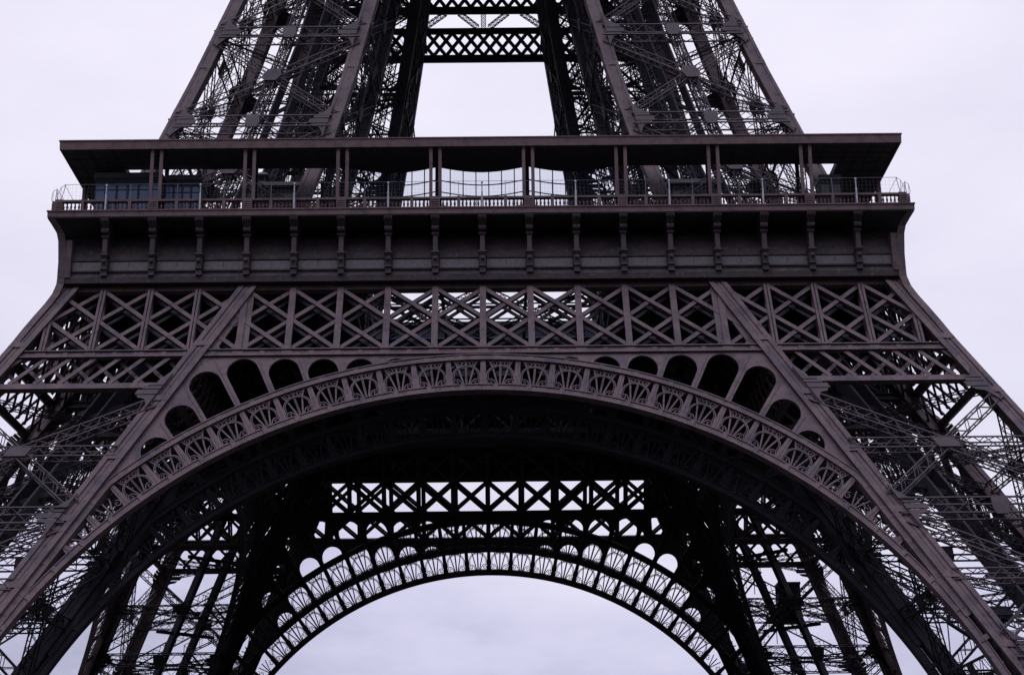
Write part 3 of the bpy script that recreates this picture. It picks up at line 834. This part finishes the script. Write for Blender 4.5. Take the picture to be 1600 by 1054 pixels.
window_block('souvenir_kiosk', 'flat-roofed kiosk with pale windows, right of centre behind the balustrade', 'kiosk', 17.2, 21.2, -25.4, -21, 64.0, 3, 61.6, 63.5, roof=0.5, glz=GLASS_D)
window_block('ticket_booth', 'small booth with one blue-grey window, beside the rightmost canopy posts', 'booth', 29.3, 31.2, -31.6, -29.6, 61.7, 2, 60.2, 61.4, roof=0.05, glz=GLASS_D)
window_block('restaurant_hall', 'long restaurant hall with tall blue windows beyond the floor opening', 'restaurant', -14, 14, 12.6, 20, 63.4, 14, 58.4, 62.2, roof=0.3)
lan = thing('roof_lantern', 'little square lantern with a pyramid cap above the refreshment kiosk', 'lantern', loc=(-20.1, -24.6, 64.62))
m_ = MB(); m_.box(-0.38, 0.38, -0.38, 0.38, 0, 0.35)
for sx in (-0.3, 0.3):
    for sy in (-0.3, 0.3): m_.box(sx-0.05, sx+0.05, sy-0.05, sy+0.05, 0.35, 0.85)
obj('cage', m_, WALLB, lan)
m_ = MB(); m_.loft([sq(0, 0, 0.85, 0.62), sq(0, 0, 0.93, 0.62), sq(0, 0, 1.35, 0.05)]); obj('cap', m_, ROOFM, lan)

# safety fences: posts with a wire net above the balustrade
def fence(label, k):
    f = thing('safety_fence', label, 'fence', 'wire safety fences round the first-floor gallery', rz=k*PI/2)
    if k == 0:
        net = MB()
        z = 58.7
        while z < 60.06:
            net.bar((-35.0, -35.86, z), (35.0, -35.86, z), 0.006); z += 0.33
        net.bar((-35.0, -35.86, 60.05), (35.0, -35.86, 60.05), 0.022)
        for i in range(-106, 107):
            x = i*0.33; net.bar((x, -35.86, 58.64), (x, -35.86, 60.05), 0.007)
        for s_ in (-1, 1):                        # splayed cage at the corner
            net.poly([(s_*34.9, -35.86, 60.05), (s_*35.2, -36.1, 59.7), (s_*35.5, -36.12, 58.9), (s_*35.5, -36.0, 58.6)], 0.03)
            net.poly([(s_*34.9, -35.86, 60.05), (s_*35.2, -35.9, 58.6)], 0.04)
            net.poly([(s_*34.2, -35.86, 58.65), (s_*34.95, -35.86, 60.0)], 0.035)
            net.poly([(s_*35.2, -36.1, 59.7), (s_*35.2, -36.05, 58.6)], 0.03)
        fence.net = net.mesh('wire_net')
        fence.pole = {}
        for j in range(-8, 9, 2):
            m_ = MB(); x = j*S
            m_.lathe(x, -36.13, [(0.075, 57.603), (0.075, 59.0), (0.05, 59.05), (0.05, 59.72), (0.09, 59.75), (0.10, 59.84), (0.05, 59.92)], 8)
            fence.pole[j] = m_.mesh('pole')
        fence.rod = {}
        for j in range(-15, 16, 2):
            m_ = MB(); x = j*S/2+ (S/2 if False else 0); m_.bar((x, -36.0, 58.66), (x, -35.88, 60.0), 0.045); fence.rod[j] = m_.mesh('rod')
    obj('wire_net', fence.net, WIRE, f)
    for j in fence.pole: obj('pole', fence.pole[j], POLE, f)
    for j in fence.rod: obj('rod', fence.rod[j], WIRE, f)
fence('wire safety fence with white poles along the near side of the gallery', 0)
fence('wire safety fence on the right-hand side of the gallery', 1)
fence('wire safety fence on the far side of the gallery, behind the floor opening', 2)
fence('wire safety fence on the left-hand side of the gallery', 3)

# lift cabins on their inclined tracks
def cabin(label, z, qx, qy):
    c = cc(z); t = thing('lift_cabin', label, 'lift cabin', loc=(c.x*-qx, c.y*-qy, z))
    q = 1.35
    m_ = MB(); m_.box(-q, q, -q, q, 0, 0.35); m_.box(-q, q, -q, q, 2.3, 2.55); m_.box(-q, q, -q, q, 4.4, 4.7)
    m_.box(-q+.02, q-.02, -q+.02, q-.02, 0.352, 1.2); m_.box(-q+.02, q-.02, -q+.02, q-.02, 2.552, 3.3)
    for sx in (-1.2, 0, 1.2):
        for sy in (-1.2, 1.2):
            m_.box(sx-0.09, sx+0.09, sy-0.09, sy+0.09, 1.2, 2.298); m_.box(sx-0.09, sx+0.09, sy-0.09, sy+0.09, 3.3, 4.398)
    obj('car_body', m_, IRON_DARK_SHADE, t)
    for z0 in (1.2, 3.3):
        for y0 in (-1.27, 1.24):
            m_ = MB(); m_.box(-1.25, 1.25, y0, y0+0.03, z0+0.002, z0+1.09); obj('pane', m_, GLASS_D, t)
cabin('dark double-deck lift cabin inside the far right pier, seen beneath the arch', 33.5, 1, 1)

# ------------------------------------------------------------------ ground
g = MB(); g.v = [(-3000, -3000, 0), (3000, -3000, 0), (3000, 3000, 0), (-3000, 3000, 0)]; g.f = [(0, 1, 2, 3)]
go = obj('ground', g, GROUND); go['kind'] = 'structure'
